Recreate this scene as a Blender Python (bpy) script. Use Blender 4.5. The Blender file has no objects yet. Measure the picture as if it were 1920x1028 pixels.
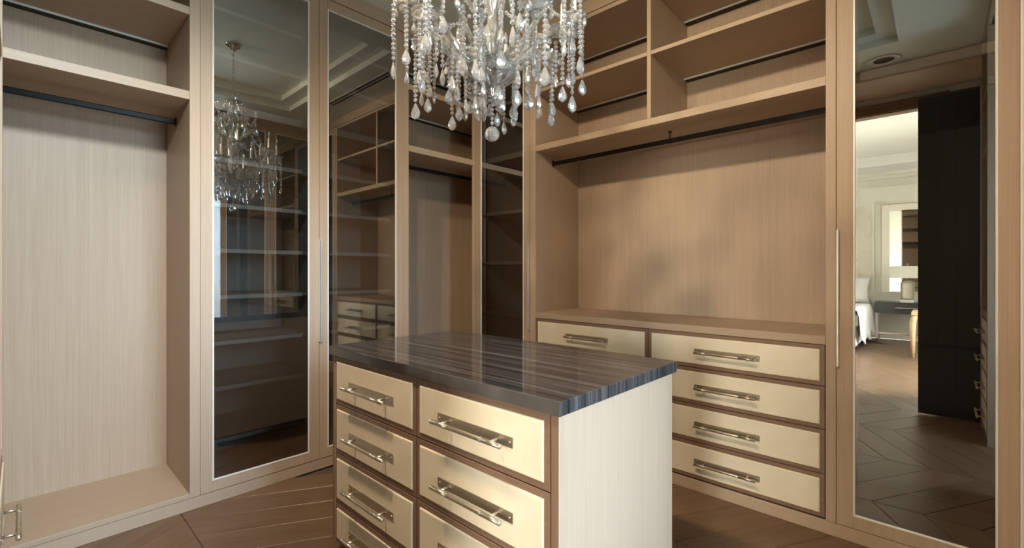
import bpy, bmesh, math, random
from mathutils import Vector, Matrix
random.seed(7)
PI = math.pi
SC = bpy.context.scene
COL = SC.collection

# ------------------------------------------------------------------ camera, world, light, exposure
cam_d = bpy.data.cameras.new('camera')
cam = bpy.data.objects.new('camera', cam_d)
COL.objects.link(cam)
cam.location = (0, 0, 1.25)
cam.rotation_euler = (PI / 2, 0, math.radians(42.97 - 90))
cam_d.sensor_width = 36
cam_d.lens = 861 / 1920 * 36
cam_d.shift_y = -8 / 1920
cam_d.clip_start = 0.02
SC.camera = cam

SC.view_settings.view_transform = 'Standard'
SC.view_settings.look = 'None'
SC.view_settings.gamma = 1
SC.view_settings.use_curve_mapping = False
SC.view_settings.exposure = 0.90

SKY = 95.0
WATT_A, WATT_B = 170, 80       # ceiling spotlights added for fill, built further down
world = bpy.data.worlds.new('world')
SC.world = world
world.use_nodes = True
wn = world.node_tree
wn.nodes.clear()
w_out = wn.nodes.new('ShaderNodeOutputWorld')
w_bg = wn.nodes.new('ShaderNodeBackground')
w_tc = wn.nodes.new('ShaderNodeTexCoord')
w_sep = wn.nodes.new('ShaderNodeSeparateXYZ')
w_cr = wn.nodes.new('ShaderNodeValToRGB')
w_mr = wn.nodes.new('ShaderNodeMapRange')
w_mr.inputs['From Min'].default_value = -1
w_mr.inputs['From Max'].default_value = 1
wn.links.new(w_tc.outputs['Generated'], w_sep.inputs[0])
wn.links.new(w_sep.outputs['Z'], w_mr.inputs['Value'])
wn.links.new(w_mr.outputs[0], w_cr.inputs[0])
wn.links.new(w_cr.outputs[0], w_bg.inputs[0])
wn.links.new(w_bg.outputs[0], w_out.inputs[0])
e = w_cr.color_ramp.elements
e[0].position = 0.46; e[0].color = (0.36, 0.37, 0.31, 1)      # garden below the horizon
e[1].position = 0.54; e[1].color = (0.93, 0.98, 1.0, 1)       # pale overcast sky
w_bg.inputs['Strength'].default_value = SKY


def portal(name, loc, rot, sx, sy):
    l = bpy.data.lights.new(name, 'AREA')
    l.shape = 'RECTANGLE'; l.size = sx; l.size_y = sy
    l.cycles.is_portal = True
    o = bpy.data.objects.new(name, l)
    COL.objects.link(o); o.location = loc; o.rotation_euler = rot
    return o


# closet window in the front wall (faces +Y) and two bedroom windows, the far one added for light (face +Y)
WX0, WX1, WZ0, WZ1, WY = 0.50, 1.92, 0.56, 2.65, -2.00
portal('closet_window_portal', ((WX0 + WX1) / 2, WY - 0.11, (WZ0 + WZ1) / 2), (PI / 2, 0, 0), WX1 - WX0, WZ1 - WZ0)
BWIN = [(-2.7, -1.0)]
FILL_WIN = (-1.70, -0.18)               # unseen window added in the far bedroom wall to light the closet
BY0 = -1.8
for a, b in BWIN:
    portal('bedroom_window_portal', ((a + b) / 2, BY0 - 0.11, 1.5), (PI / 2, 0, 0), b - a, 2.2)

portal('fill_window_portal', (-5.66, sum(FILL_WIN) / 2, 1.5), (PI / 2, 0, -PI / 2), FILL_WIN[1] - FILL_WIN[0], 2.3)

# ------------------------------------------------------------------ materials


def new_mat(name):
    m = bpy.data.materials.new(name); m.use_nodes = True
    nt = m.node_tree
    return m, nt, nt.nodes['Principled BSDF'], nt.nodes['Material Output']


def plain(name, col, rough=0.5, metal=0.0, spec=0.5, coat=0.0):
    m, nt, b, o = new_mat(name)
    b.inputs['Base Color'].default_value = (*col, 1)
    b.inputs['Roughness'].default_value = rough
    b.inputs['Metallic'].default_value = metal
    b.inputs['Specular IOR Level'].default_value = spec
    b.inputs['Coat Weight'].default_value = coat
    return m


def wood(name, c0, c1, stretch, rough=0.45, vary=0.06, fine=1.0):
    """veneer: long thin grain along the axis whose stretch factor is small"""
    m, nt, b, o = new_mat(name)
    N, L = nt.nodes, nt.links
    tc = N.new('ShaderNodeTexCoord')
    info = N.new('ShaderNodeObjectInfo')
    add = N.new('ShaderNodeVectorMath'); add.operation = 'MULTIPLY_ADD'
    add.inputs[1].default_value = (1, 1, 1)
    L.new(tc.outputs['Object'], add.inputs[0])
    sc = N.new('ShaderNodeVectorMath'); sc.operation = 'SCALE'
    sc.inputs[0].default_value = (7.3, 3.1, 5.7)
    L.new(info.outputs['Random'], sc.inputs['Scale'])
    L.new(sc.outputs[0], add.inputs[2])
    mp = N.new('ShaderNodeMapping'); mp.inputs['Scale'].default_value = stretch
    L.new(add.outputs[0], mp.inputs[0])
    n1 = N.new('ShaderNodeTexNoise'); n1.inputs['Scale'].default_value = 1.0 * fine
    n1.inputs['Detail'].default_value = 4; n1.inputs['Roughness'].default_value = 0.6
    L.new(mp.outputs[0], n1.inputs['Vector'])
    mp2 = N.new('ShaderNodeMapping'); mp2.inputs['Scale'].default_value = tuple(s * 0.12 for s in stretch)
    L.new(add.outputs[0], mp2.inputs[0])
    n2 = N.new('ShaderNodeTexNoise'); n2.inputs['Scale'].default_value = 1.0; n2.inputs['Detail'].default_value = 2
    L.new(mp2.outputs[0], n2.inputs['Vector'])
    mixf = N.new('ShaderNodeMix'); mixf.data_type = 'FLOAT'; mixf.inputs[0].default_value = 0.25
    L.new(n1.outputs[0], mixf.inputs[2]); L.new(n2.outputs[0], mixf.inputs[3])
    ramp = N.new('ShaderNodeValToRGB')
    ramp.color_ramp.elements[0].position = 0.36; ramp.color_ramp.elements[0].color = (*c0, 1)
    ramp.color_ramp.elements[1].position = 0.64; ramp.color_ramp.elements[1].color = (*c1, 1)
    L.new(mixf.outputs[0], ramp.inputs[0])
    hsv = N.new('ShaderNodeHueSaturation')
    mr = N.new('ShaderNodeMapRange'); mr.inputs['To Min'].default_value = 1 - vary; mr.inputs['To Max'].default_value = 1 + vary
    L.new(info.outputs['Random'], mr.inputs[0]); L.new(mr.outputs[0], hsv.inputs['Value'])
    L.new(ramp.outputs[0], hsv.inputs['Color']); L.new(hsv.outputs[0], b.inputs['Base Color'])
    b.inputs['Roughness'].default_value = rough
    b.inputs['Specular IOR Level'].default_value = 0.35
    bump = N.new('ShaderNodeBump'); bump.inputs['Strength'].default_value = 0.06; bump.inputs['Distance'].default_value = 0.001
    L.new(n1.outputs[0], bump.inputs['Height']); L.new(bump.outputs[0], b.inputs['Normal'])
    return m


W0, W1 = (0.435, 0.318, 0.218), (0.505, 0.378, 0.266)
M = {}
M['wood_z'] = wood('brushed_oak_vertical', W0, W1, (340, 340, 3), vary=0.02)
M['wood_x'] = wood('brushed_oak_along_x', W0, W1, (3, 340, 340), vary=0.02)
M['wood_y'] = wood('brushed_oak_along_y', W0, W1, (340, 3, 340), vary=0.02)
D0, D1 = (0.205, 0.125, 0.080), (0.265, 0.165, 0.108)
M['drawer_wood'] = wood('drawer_frame_wood', D0, D1, (3, 260, 260), rough=0.4, vary=0.03)
M['stile_wood'] = wood('island_face_wood', D0, D1, (260, 260, 3), rough=0.4, vary=0.03)
M['plank'] = wood('floor_oak', (0.140, 0.080, 0.043), (0.195, 0.116, 0.066), (3, 90, 90), rough=0.33, vary=0.12)
M['joint'] = plain('floor_joint', (0.10, 0.06, 0.035), 0.8)
M['dark'] = plain('dark_lacquer', (0.028, 0.026, 0.023), 0.3)
M['shadow'] = plain('cabinet_shade', (0.05, 0.036, 0.026), 0.8)  # near-black: shade of gaps, recesses and cabinet depths put into the colour
M['black_metal'] = plain('black_bronze', (0.035, 0.034, 0.034), 0.32, 0.7)
M['alu'] = plain('aluminium_channel', (0.80, 0.80, 0.77), 0.45, 0.2)
M['nickel'] = plain('satin_nickel', (0.56, 0.49, 0.37), 0.36, 0.9)
M['silver'] = plain('polished_silver', (0.80, 0.80, 0.79), 0.12, 1.0)
M['bead_trim'] = plain('cream_metal_bead', (0.86, 0.82, 0.75), 0.35, 0.1)
M['handle'] = plain('champagne_handle', (0.80, 0.76, 0.70), 0.28, 0.6)
M['paint'] = plain('ceiling_paint', (0.82, 0.85, 0.77), 0.7)
M['wall'] = plain('wall_paint', (0.70, 0.68, 0.62), 0.8)
M['bed_wall'] = plain('bedroom_wall_paint', (0.80, 0.77, 0.70), 0.8)
M['white'] = plain('white_linen', (0.85, 0.85, 0.86), 0.9)
M['cushion'] = plain('headboard_fabric', (0.72, 0.67, 0.57), 0.9)
M['black_gloss'] = plain('dark_grey_lacquer', (0.045, 0.045, 0.05), 0.2)
M['tan_wood'] = wood('tan_oak', (0.50, 0.32, 0.18), (0.62, 0.42, 0.26), (60, 60, 3))
M['shade'] = plain('lamp_shade_cloth', (0.86, 0.84, 0.78), 0.9)
M['mirror'] = plain('mirror_silver', (0.85, 0.87, 0.86), 0.02, 1.0)
M['baffle'] = plain('spotlight_baffle', (0.10, 0.10, 0.10), 0.6)
M['vent_dark'] = plain('vent_slot_black', (0.01, 0.01, 0.01), 0.8)


def cream_mat():
    m, nt, b, o = new_mat('cream_leather')
    N, L = nt.nodes, nt.links
    tc = N.new('ShaderNodeTexCoord')
    n = N.new('ShaderNodeTexNoise'); n.inputs['Scale'].default_value = 9; n.inputs['Detail'].default_value = 3
    L.new(tc.outputs['Object'], n.inputs['Vector'])
    r = N.new('ShaderNodeValToRGB')
    r.color_ramp.elements[0].color = (0.79, 0.68, 0.49, 1); r.color_ramp.elements[0].position = .3
    r.color_ramp.elements[1].color = (0.84, 0.74, 0.56, 1); r.color_ramp.elements[1].position = .7
    L.new(n.outputs[0], r.inputs[0]); L.new(r.outputs[0], b.inputs['Base Color'])
    v = N.new('ShaderNodeTexVoronoi'); v.inputs['Scale'].default_value = 420
    L.new(tc.outputs['Object'], v.inputs['Vector'])
    bp = N.new('ShaderNodeBump'); bp.inputs['Strength'].default_value = 0.05; bp.inputs['Distance'].default_value = 0.0005
    L.new(v.outputs['Distance'], bp.inputs['Height']); L.new(bp.outputs[0], b.inputs['Normal'])
    b.inputs['Roughness'].default_value = 0.5
    b.inputs['Specular IOR Level'].default_value = 0.4
    return m


M['cream'] = cream_mat()


def island_top_mat():
    m, nt, b, o = new_mat('striped_ebony_veneer')
    N, L = nt.nodes, nt.links
    tc = N.new('ShaderNodeTexCoord')
    mp = N.new('ShaderNodeMapping'); mp.inputs['Scale'].default_value = (52, 0.9, 0.6)
    mp.inputs['Rotation'].default_value = (0, 0, math.radians(4))
    L.new(tc.outputs['Object'], mp.inputs[0])
    n = N.new('ShaderNodeTexNoise'); n.inputs['Scale'].default_value = 1; n.inputs['Detail'].default_value = 5
    n.inputs['Roughness'].default_value = .65
    L.new(mp.outputs[0], n.inputs['Vector'])
    r = N.new('ShaderNodeValToRGB')
    E_ = r.color_ramp.elements
    E_[0].position = .33; E_[0].color = (0.018, 0.018, 0.020, 1)
    E_[1].position = .68; E_[1].color = (0.150, 0.135, 0.125, 1)
    k = E_.new(.5); k.color = (0.060, 0.054, 0.052, 1)
    L.new(n.outputs[0], r.inputs[0]); L.new(r.outputs[0], b.inputs['Base Color'])
    b.inputs['Roughness'].default_value = 0.07
    b.inputs['Specular IOR Level'].default_value = 0.5
    return m


M['ebony'] = island_top_mat()


def tinted_glass(name, tint, refl, fac):
    """reflective bronze glass: one coated face, the other faces only tint"""
    m = bpy.data.materials.new(name); m.use_nodes = True
    nt = m.node_tree; N, L = nt.nodes, nt.links
    N.clear()
    out = N.new('ShaderNodeOutputMaterial')
    tr = N.new('ShaderNodeBsdfTransparent'); tr.inputs[0].default_value = (*tint, 1)
    if fac <= 0:
        L.new(tr.outputs[0], out.inputs[0]); return m
    gl = N.new('ShaderNodeBsdfGlossy'); gl.inputs['Color'].default_value = (*refl, 1); gl.inputs['Roughness'].default_value = 0.0
    fr = N.new('ShaderNodeFresnel'); fr.inputs['IOR'].default_value = 1.5
    mr = N.new('ShaderNodeMapRange')
    mr.inputs['From Min'].default_value = 0.04; mr.inputs['From Max'].default_value = 1
    mr.inputs['To Min'].default_value = fac; mr.inputs['To Max'].default_value = 1
    L.new(fr.outputs[0], mr.inputs[0])
    mx = N.new('ShaderNodeMixShader')
    L.new(mr.outputs[0], mx.inputs[0]); L.new(tr.outputs[0], mx.inputs[1]); L.new(gl.outputs[0], mx.inputs[2])
    L.new(mx.outputs[0], out.inputs[0])
    return m


M['glass_front'] = tinted_glass('bronze_glass_coated', (0.59, 0.67, 0.74), (0.97, 0.96, 0.93), 0.33)
M['glass_back'] = tinted_glass('bronze_glass_plain', (0.98, 0.98, 0.98), (1, 1, 1), 0)
M['pane'] = tinted_glass('window_glass', (0.97, 0.98, 0.97), (1, 1, 1), 0.05)
M['dim_pane'] = tinted_glass('far_window_dimming', (0.55, 0.54, 0.52), (1, 1, 1), 0.04)  # tint added to weaken the beam from the far window
M['tint_pane'] = tinted_glass('window_dimming_tint', (0.33, 0.38, 0.43), (1, 1, 1), 0.05)  # bluish tint added to dim and cool the daylight coming in


def crystal(name, col, ior, tw, metal):
    m, nt, b, o = new_mat(name)
    b.inputs['Base Color'].default_value = (*col, 1)
    b.inputs['Roughness'].default_value = 0.0
    b.inputs['IOR'].default_value = ior
    b.inputs['Transmission Weight'].default_value = tw
    b.inputs['Metallic'].default_value = metal
    b.inputs['Coat Weight'].default_value = 0.4; b.inputs['Coat Roughness'].default_value = 0.02
    return m


M['crystal'] = crystal('cut_crystal', (1, 1, 1), 1.6, 0.80, 0.20)
M['crystal_arm'] = crystal('moulded_glass', (0.97, 0.98, 0.97), 1.5, 0.84, 0.25)

# ------------------------------------------------------------------ helpers


class MB:
    """collects shapes in world coordinates; build() links ONE mesh object"""

    def __init__(self):
        self.bm = bmesh.new()

    def box(self, x0, x1, y0, y1, z0, z1, mat=0, bev=0.0012):
        x0, x1 = min(x0, x1), max(x0, x1); y0, y1 = min(y0, y1), max(y0, y1); z0, z1 = min(z0, z1), max(z0, z1)
        vs = [self.bm.verts.new(p) for p in [(x0, y0, z0), (x1, y0, z0), (x1, y1, z0), (x0, y1, z0),
                                             (x0, y0, z1), (x1, y0, z1), (x1, y1, z1), (x0, y1, z1)]]
        fs = [self.bm.faces.new([vs[i] for i in q]) for q in
              [(3, 2, 1, 0), (4, 5, 6, 7), (0, 1, 5, 4), (1, 2, 6, 5), (2, 3, 7, 6), (3, 0, 4, 7)]]
        for f in fs:
            f.material_index = mat
        if bev:
            es = list({e_ for f in fs for e_ in f.edges})
            r = bmesh.ops.bevel(self.bm, geom=es, offset=min(bev, (x1 - x0) / 3, (y1 - y0) / 3, (z1 - z0) / 3), segments=1,
                                affect='EDGES', profile=0.5)
            for f in r['faces']:
                f.material_index = mat
        return fs

    def prism(self, pts, z0, z1, mat=0, bev=0.0):
        a = [self.bm.verts.new((x, y, z0)) for x, y in pts]
        b = [self.bm.verts.new((x, y, z1)) for x, y in pts]
        n = len(pts)
        fs = [self.bm.faces.new(a[::-1]), self.bm.faces.new(b)]
        for i in range(n):
            j = (i + 1) % n
            fs.append(self.bm.faces.new([a[i], a[j], b[j], b[i]]))
        for f in fs:
            f.material_index = mat
        if bev:
            es = list(fs[1].edges)
            r = bmesh.ops.bevel(self.bm, geom=es, offset=bev, segments=1, affect='EDGES', profile=.5)
            for f in r['faces']:
                f.material_index = mat

    def tube(self, path, rad, n=10, mat=0, cap=True, lobes=0, depth=0.25, smooth=True):
        """sweep a round (or fluted) section along a path; rad may be a list"""
        P = [Vector(p) for p in path]
        R = rad if isinstance(rad, (list, tuple)) else [rad] * len(P)
        rings = []
        up = Vector((0, 0, 1))
        t0 = (P[1] - P[0]).normalized()
        u = t0.cross(up)
        if u.length < 1e-4:
            u = Vector((1, 0, 0))
        u.normalize()
        for i, p in enumerate(P):
            t = (P[min(i + 1, len(P) - 1)] - P[max(i - 1, 0)]).normalized()
            u = (u - t * u.dot(t)).normalized()
            v = t.cross(u)
            ring = []
            for k in range(n):
                a = 2 * PI * k / n
                r = R[i] * (1 - (depth if (lobes and k % 2) else 0))
                ring.append(self.bm.verts.new(p + u * (math.cos(a) * r) + v * (math.sin(a) * r)))
            rings.append(ring)
        for i in range(len(P) - 1):
            for k in range(n):
                j = (k + 1) % n
                f = self.bm.faces.new([rings[i][k], rings[i][j], rings[i + 1][j], rings[i + 1][k]])
                f.material_index = mat; f.smooth = smooth
        if cap:
            f = self.bm.faces.new(rings[0][::-1]); f.material_index = mat
            f = self.bm.faces.new(rings[-1]); f.material_index = mat

    def lathe(self, prof, n=16, c=(0, 0, 0), mat=0, lobes=0, depth=0.12, smooth=True, sx=1, sy=1):
        """prof: (radius, z) from one end to the other"""
        rings = []
        for r, z in prof:
            if r < 1e-5:
                rings.append([self.bm.verts.new((c[0], c[1], c[2] + z))])
            else:
                ring = []
                for k in range(n):
                    a = 2 * PI * k / n
                    rr = r * (1 - (depth if (lobes and k % 2) else 0))
                    ring.append(self.bm.verts.new((c[0] + math.cos(a) * rr * sx, c[1] + math.sin(a) * rr * sy, c[2] + z)))
                rings.append(ring)
        for a, b in zip(rings, rings[1:]):
            for k in range(n):
                j = (k + 1) % n
                if len(a) == 1 and len(b) == 1:
                    continue
                if len(a) == 1:
                    q = [a[0], b[k], b[j]]
                elif len(b) == 1:
                    q = [a[k], b[0], a[j]]
                else:
                    q = [a[k], b[k], b[j], a[j]]
                f = self.bm.faces.new(q); f.material_index = mat; f.smooth = smooth

    def mesh(self, name, mats, off=(0, 0, 0)):
        bmesh.ops.recalc_face_normals(self.bm, faces=self.bm.faces[:])
        if any(off):
            bmesh.ops.translate(self.bm, verts=self.bm.verts[:], vec=[-v for v in off])
        me = bpy.data.meshes.new(name)
        self.bm.to_mesh(me); self.bm.free()
        for m_ in (mats if isinstance(mats, (list, tuple)) else [mats]):
            me.materials.append(m_)
        return me

    def build(self, name, mats, parent=None):
        off = (0, 0, 0)
        p = parent
        while p is not None:
            off = tuple(a + b for a, b in zip(off, p.location)); p = p.parent
        return link(name, self.mesh(name, mats, off), parent)


def link(name, me, parent=None, loc=(0, 0, 0), rz=0.0):
    o = bpy.data.objects.new(name, me)
    COL.objects.link(o)
    o.parent = parent; o.location = loc; o.rotation_euler = (0, 0, rz)
    return o


def thing(name, label, cat, loc, group=None):
    o = bpy.data.objects.new(name, None); COL.objects.link(o)
    o.empty_display_size = 0.1
    o.location = loc; o['label'] = label; o['category'] = cat
    if group:
        o['group'] = group
    return o


def tag(o, label, cat, group=None):
    o['label'] = label; o['category'] = cat
    if group:
        o['group'] = group
    return o


def struct(o):
    o['kind'] = 'structure'; return o


def part(name, mat, parent, *boxes, bev=0.0012):
    b = MB()
    for q in boxes:
        b.box(*q, bev=bev)
    return b.build(name, mat, parent)


# ------------------------------------------------------------------ room shell
XB, YA = 2.60, 2.84                 # cabinet front planes (right run, back run)
XBK, YBK = 3.15, 3.39               # inner face of their back panels
CY, DX = -0.245, -0.046             # front planes of the runs beside and behind the camera
KICK, FRZ, CEIL = 0.065, 2.968, 3.063
WDX = -0.70                          # closet side of the doorway wall
BX1, BX0, BY1 = -0.82, -5.55, 3.6     # bedroom extents

floor = struct(part('floor', M['joint'], None, (BX0 - 0.1, XBK + 0.15, BY0 - 0.1, BY1 + 0.1, -0.10, -0.013), bev=0))
pitch, th30, colw, xs0 = 0.207, math.tan(math.radians(30)), 0.75, 0.565
plank_me = {}


def plank_mesh(sgn):
    """a chevron board, long axis along local x"""
    b = MB()
    g = 0.0012
    h = colw / 2 - 0.0008
    dy = sgn * h * th30
    b.prism([(-h, -pitch / 2 + g - dy), (h, -pitch / 2 + g + dy), (h, pitch / 2 - g + dy), (-h, pitch / 2 - g - dy)], -0.0125, 0.0, bev=0.0022)
    # turn the grain with the board: build skewed, material uses object space
    return b.mesh('plank', M['plank' if sgn < 0 else 'plank_p'])


def plank_material(sgn):
    m = M['plank'].copy(); m.name = 'floor_oak_rising'
    return m


# grain follows each board: rotate the mapping for the two directions
M['plank_p'] = plank_material(1)
for key, ang in (('plank', 30), ('plank_p', -30)):
    for nd in M[key].node_tree.nodes:
        if nd.type == 'VECT_MATH' and nd.operation == 'MULTIPLY_ADD':
            src = nd
    nt = M[key].node_tree
    rot = nt.nodes.new('ShaderNodeVectorRotate'); rot.rotation_type = 'Z_AXIS'
    rot.inputs['Angle'].default_value = math.radians(ang)
    frm = src.inputs[0].links[0].from_socket
    nt.links.new(frm, rot.inputs['Vector']); nt.links.new(rot.outputs[0], src.inputs[0])
PM = {-1: plank_mesh(-1), 1: plank_mesh(1)}
for c in range(-8, 4):
    xc = xs0 + (c + 0.5) * colw
    sgn = -1 if c % 2 == 0 else 1
    lo, hi = (-2.0 if 0 < xc < 2 else -0.5, 3.05) if xc > -0.6 else (-0.9, 2.2)
    # board edges meet the seam at x = .565, y = 2.546
    y_at_seam = 2.546
    yc0 = y_at_seam + (sgn * colw / 2 * th30 if c % 2 == 0 else sgn * -colw / 2 * th30 * -1 * -1)
    k0 = int((lo - yc0) / pitch) - 1
    for k in range(k0, k0 + 60):
        y = yc0 + (k + 0.5) * pitch
        if lo < y < hi and not (xc < -4.9 and y > 0.9):
            link('plank', PM[sgn], floor, (xc, y, 0))

# ceiling: soffit ring, one step, tray
b = MB()
TX0, TX1, TY0, TY1 = 0.46, 2.11, 0.24, 2.35
OX0, OX1, OY0, OY1 = -0.72, XBK + 0.15, -0.97, YBK + 0.15
for (x0, x1, y0, y1) in ((OX0, OX1, OY0, TY0), (OX0, OX1, TY1, OY1), (OX0, TX0, TY0, TY1), (TX1, OX1, TY0, TY1)):
    b.box(x0, x1, y0, y1, CEIL, CEIL + 0.2, bev=0)
s = 0.13
for (x0, x1, y0, y1) in ((TX0, TX1, TY0, TY0 + s), (TX0, TX1, TY1 - s, TY1), (TX0, TX0 + s, TY0 + s, TY1 - s), (TX1 - s, TX1, TY0 + s, TY1 - s)):
    b.box(x0, x1, y0, y1, CEIL + 0.055, CEIL + 0.2, bev=0)
b.box(0.24, 2.14, WY - 0.12, OY0, CEIL, CEIL + 0.2, bev=0)
b.box(TX0 + s, TX1 - s, TY0 + s, TY1 - s, CEIL + 0.11, CEIL + 0.2, bev=0)
struct(b.build('ceiling', M['paint']))
struct(part('wall_back', M['wall'], None, (WDX, OX1, YBK + 0.03, YBK + 0.15, 0, CEIL), bev=0))
struct(part('wall_right', M['wall'], None, (XBK + 0.03, XBK + 0.15, OY0, YBK + 0.03, 0, CEIL), bev=0))
# front wall with the window opening
struct(part('wall_front', M['wall'], None,
            (WDX, 0.36, -0.97, -0.85, 0, CEIL), (2.02, XBK + 0.03, -0.97, -0.85, 0, CEIL),
            (0.24, 0.36, WY - 0.12, -0.97, 0, CEIL), (2.02, 2.14, WY - 0.12, -0.97, 0, CEIL),
            (0.36, WX0, WY - 0.12, WY, 0, CEIL), (WX1, 2.02, WY - 0.12, WY, 0, CEIL), (WX0, WX1, WY - 0.12, WY, 0, WZ0), (WX0, WX1, WY - 0.12, WY, WZ1, CEIL), bev=0))
win = struct(part('window_1', M['bead_trim'], None,
                  (WX0, WX0 + 0.05, WY - 0.09, WY - 0.03, WZ0, WZ1), (WX1 - 0.05, WX1, WY - 0.09, WY - 0.03, WZ0, WZ1),
                  (WX0 + 0.05, WX1 - 0.05, WY - 0.09, WY - 0.03, WZ0, WZ0 + 0.05), (WX0 + 0.05, WX1 - 0.05, WY - 0.09, WY - 0.03, WZ1 - 0.05, WZ1)))
part('pane', M['tint_pane'], win, (WX0 + 0.05, WX1 - 0.05, WY - 0.064, WY - 0.058, WZ0 + 0.05, WZ1 - 0.05), bev=0)
part('window_sill', M['bead_trim'], win, (WX0 - 0.03, WX1 + 0.03, WY - 0.03, WY + 0.05, WZ0 - 0.03, WZ0))
# doorway wall
DO0, DO1, DOZ = 0.02, 0.72, 2.82
struct(part('wall_left', M['bed_wall'], None,
            (BX1, WDX, DO1, BY1, 0, CEIL + 0.02), (BX1, WDX, BY0, DO0, 0, CEIL + 0.02), (BX1, WDX, DO0, DO1, DOZ, CEIL + 0.02), bev=0))
struct(part('trim_5', M['stile_wood'], None, (WDX + 0.001, WDX + 0.02, DO0 - 0.09, DO0, 0, DOZ + 0.1),
            (WDX + 0.001, WDX + 0.02, DO1, DO1 + 0.03, 0, DOZ + 0.1), (WDX + 0.001, WDX + 0.02, DO0, DO1, DOZ, DOZ + 0.1),
            (BX1, WDX, DO1 - 0.012, DO1, 0, DOZ), (BX1, WDX, DO0, DO0 + 0.012, 0, DOZ), (BX1, WDX, DO0 + .012, DO1 - .012, DOZ - 0.012, DOZ)))
# crown fascia boards and toe kicks
struct(part('trim_1', M['wood_x'], None, (-0.60, XB - 0.001, YA, YA + 0.02, FRZ + 0.004, CEIL - .001)))
struct(part('trim_2', M['wood_y'], None, (XB, XB + 0.02, -0.90, YA - 0.0, FRZ + 0.004, CEIL - .001)))
struct(part('trim_3', M['wood_x'], None, (-0.60, XB - 0.001, YA + 0.004, YA + 0.02, 0, KICK - 0.002)))
struct(part('trim_4', M['wood_y'], None, (XB + 0.004, XB + 0.02, -0.24, YA + 0.003, 0, KICK - 0.002)))
struct(part('trim_6', M['wood_x'], None, (DX, XB - 0.001, CY - 0.02, CY, FRZ + 0.004, CEIL - .001)))
struct(part('trim_7', M['wood_y'], None, (DX - 0.02, DX, CY, YA, FRZ + 0.004, CEIL - .001), (WDX + 0.022, DX - 0.02, -0.84, YA, FRZ, FRZ + 0.02)))

# ------------------------------------------------------------------ shared cabinet pieces


def pull_mesh():
    """bar pull on a long backplate: local x along, -y outwards, centred at origin"""
    b = MB()
    L_, hp = 0.168, 0.0155
    b.box(-L_, L_, -0.003, 0.0, -hp, hp, bev=0.0008)
    y = -0.040
    b.tube([(-0.1575, y, -0.002), (-0.1568, y, -0.002), (-0.155, y, -0.002), (0.155, y, -0.002), (0.1568, y, -0.002), (0.1575, y, -0.002)], [0.0035, 0.0060, 0.0070, 0.0070, 0.0060, 0.0035], 14)
    for sx in (-1, 1):
        b.tube([(sx * 0.112, -0.002, 0), (sx * 0.112, y, -0.002)], 0.0048, 10)
        b.tube([(sx * 0.1545, y, -0.002), (sx * 0.078, y, -0.002)], 0.0073, 14)
        b.tube([(sx * 0.078, y, -0.002), (sx * 0.075, y, -0.002)], 0.0080, 14)
        b.tube([(sx * 0.102, -0.0031, 0), (sx * 0.122, -0.0031, 0)], 0.001, 4)
        b.lathe([(0.0, -0.0001), (0.0042, 0.0), (0.0042, 0.0016), (0.0028, 0.0026), (0, 0.003)], 10)
        vs = [v for v in b.bm.verts if v.co.x ** 2 + v.co.y ** 2 < 0.0045 ** 2 and abs(v.co.z) < 0.004 and v.co.y > -0.006]
    # screw heads: turn the lathed domes to face outwards, move to the plate ends
    bm = b.bm
    doms = [v for v in bm.verts if (v.co.x ** 2 + v.co.y ** 2) < 0.0046 ** 2 and -0.001 < v.co.z < 0.004]
    half = len(doms) // 2
    for i, v in enumerate(doms):
        x, yy, z = v.co
        v.co = ((-1 if i < half else 1) * 0.157 + x, -0.003 - z, yy)
    return b.mesh('pull', M['nickel'])


PULL = pull_mesh()
_panels = {}


def drawer(parent, loc, rz, w, h, pull_at=None, border=0.020):
    """inset drawer front: local x = width, front at y = 0 facing -y, origin at its centre"""
    key = (round(w, 4), round(h, 4))
    if key not in _panels:
        b = MB(); b.box(-w / 2, w / 2, 0.0, 0.020, -h / 2, h / 2, bev=0.0012)
        # dovetailed box behind the front
        b.box(-w / 2 + 0.012, w / 2 - 0.012, 0.020, 0.34, -h / 2 + 0.012, h / 2 - 0.03, bev=0)
        fr = b.mesh('drawer', M['drawer_wood'])
        b = MB()
        fs = b.box(-w / 2 + border, w / 2 - border, -0.0055, 0.001, -h / 2 + border, h / 2 - border, bev=0)
        bmesh.ops.bevel(b.bm, geom=[e_ for e_ in b.bm.edges if all(v.co.y < -0.004 for v in e_.verts)], offset=0.005, segments=3, affect='EDGES', profile=.5)
        pn = b.mesh('panel', M['cream'])
        _panels[key] = (fr, pn)
    fr, pn = _panels[key]
    d = link('drawer', fr, parent, loc, rz)
    link('panel', pn, d)
    link('pull', PULL, d, (0, -0.0055, -0.004))
    return d


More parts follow.
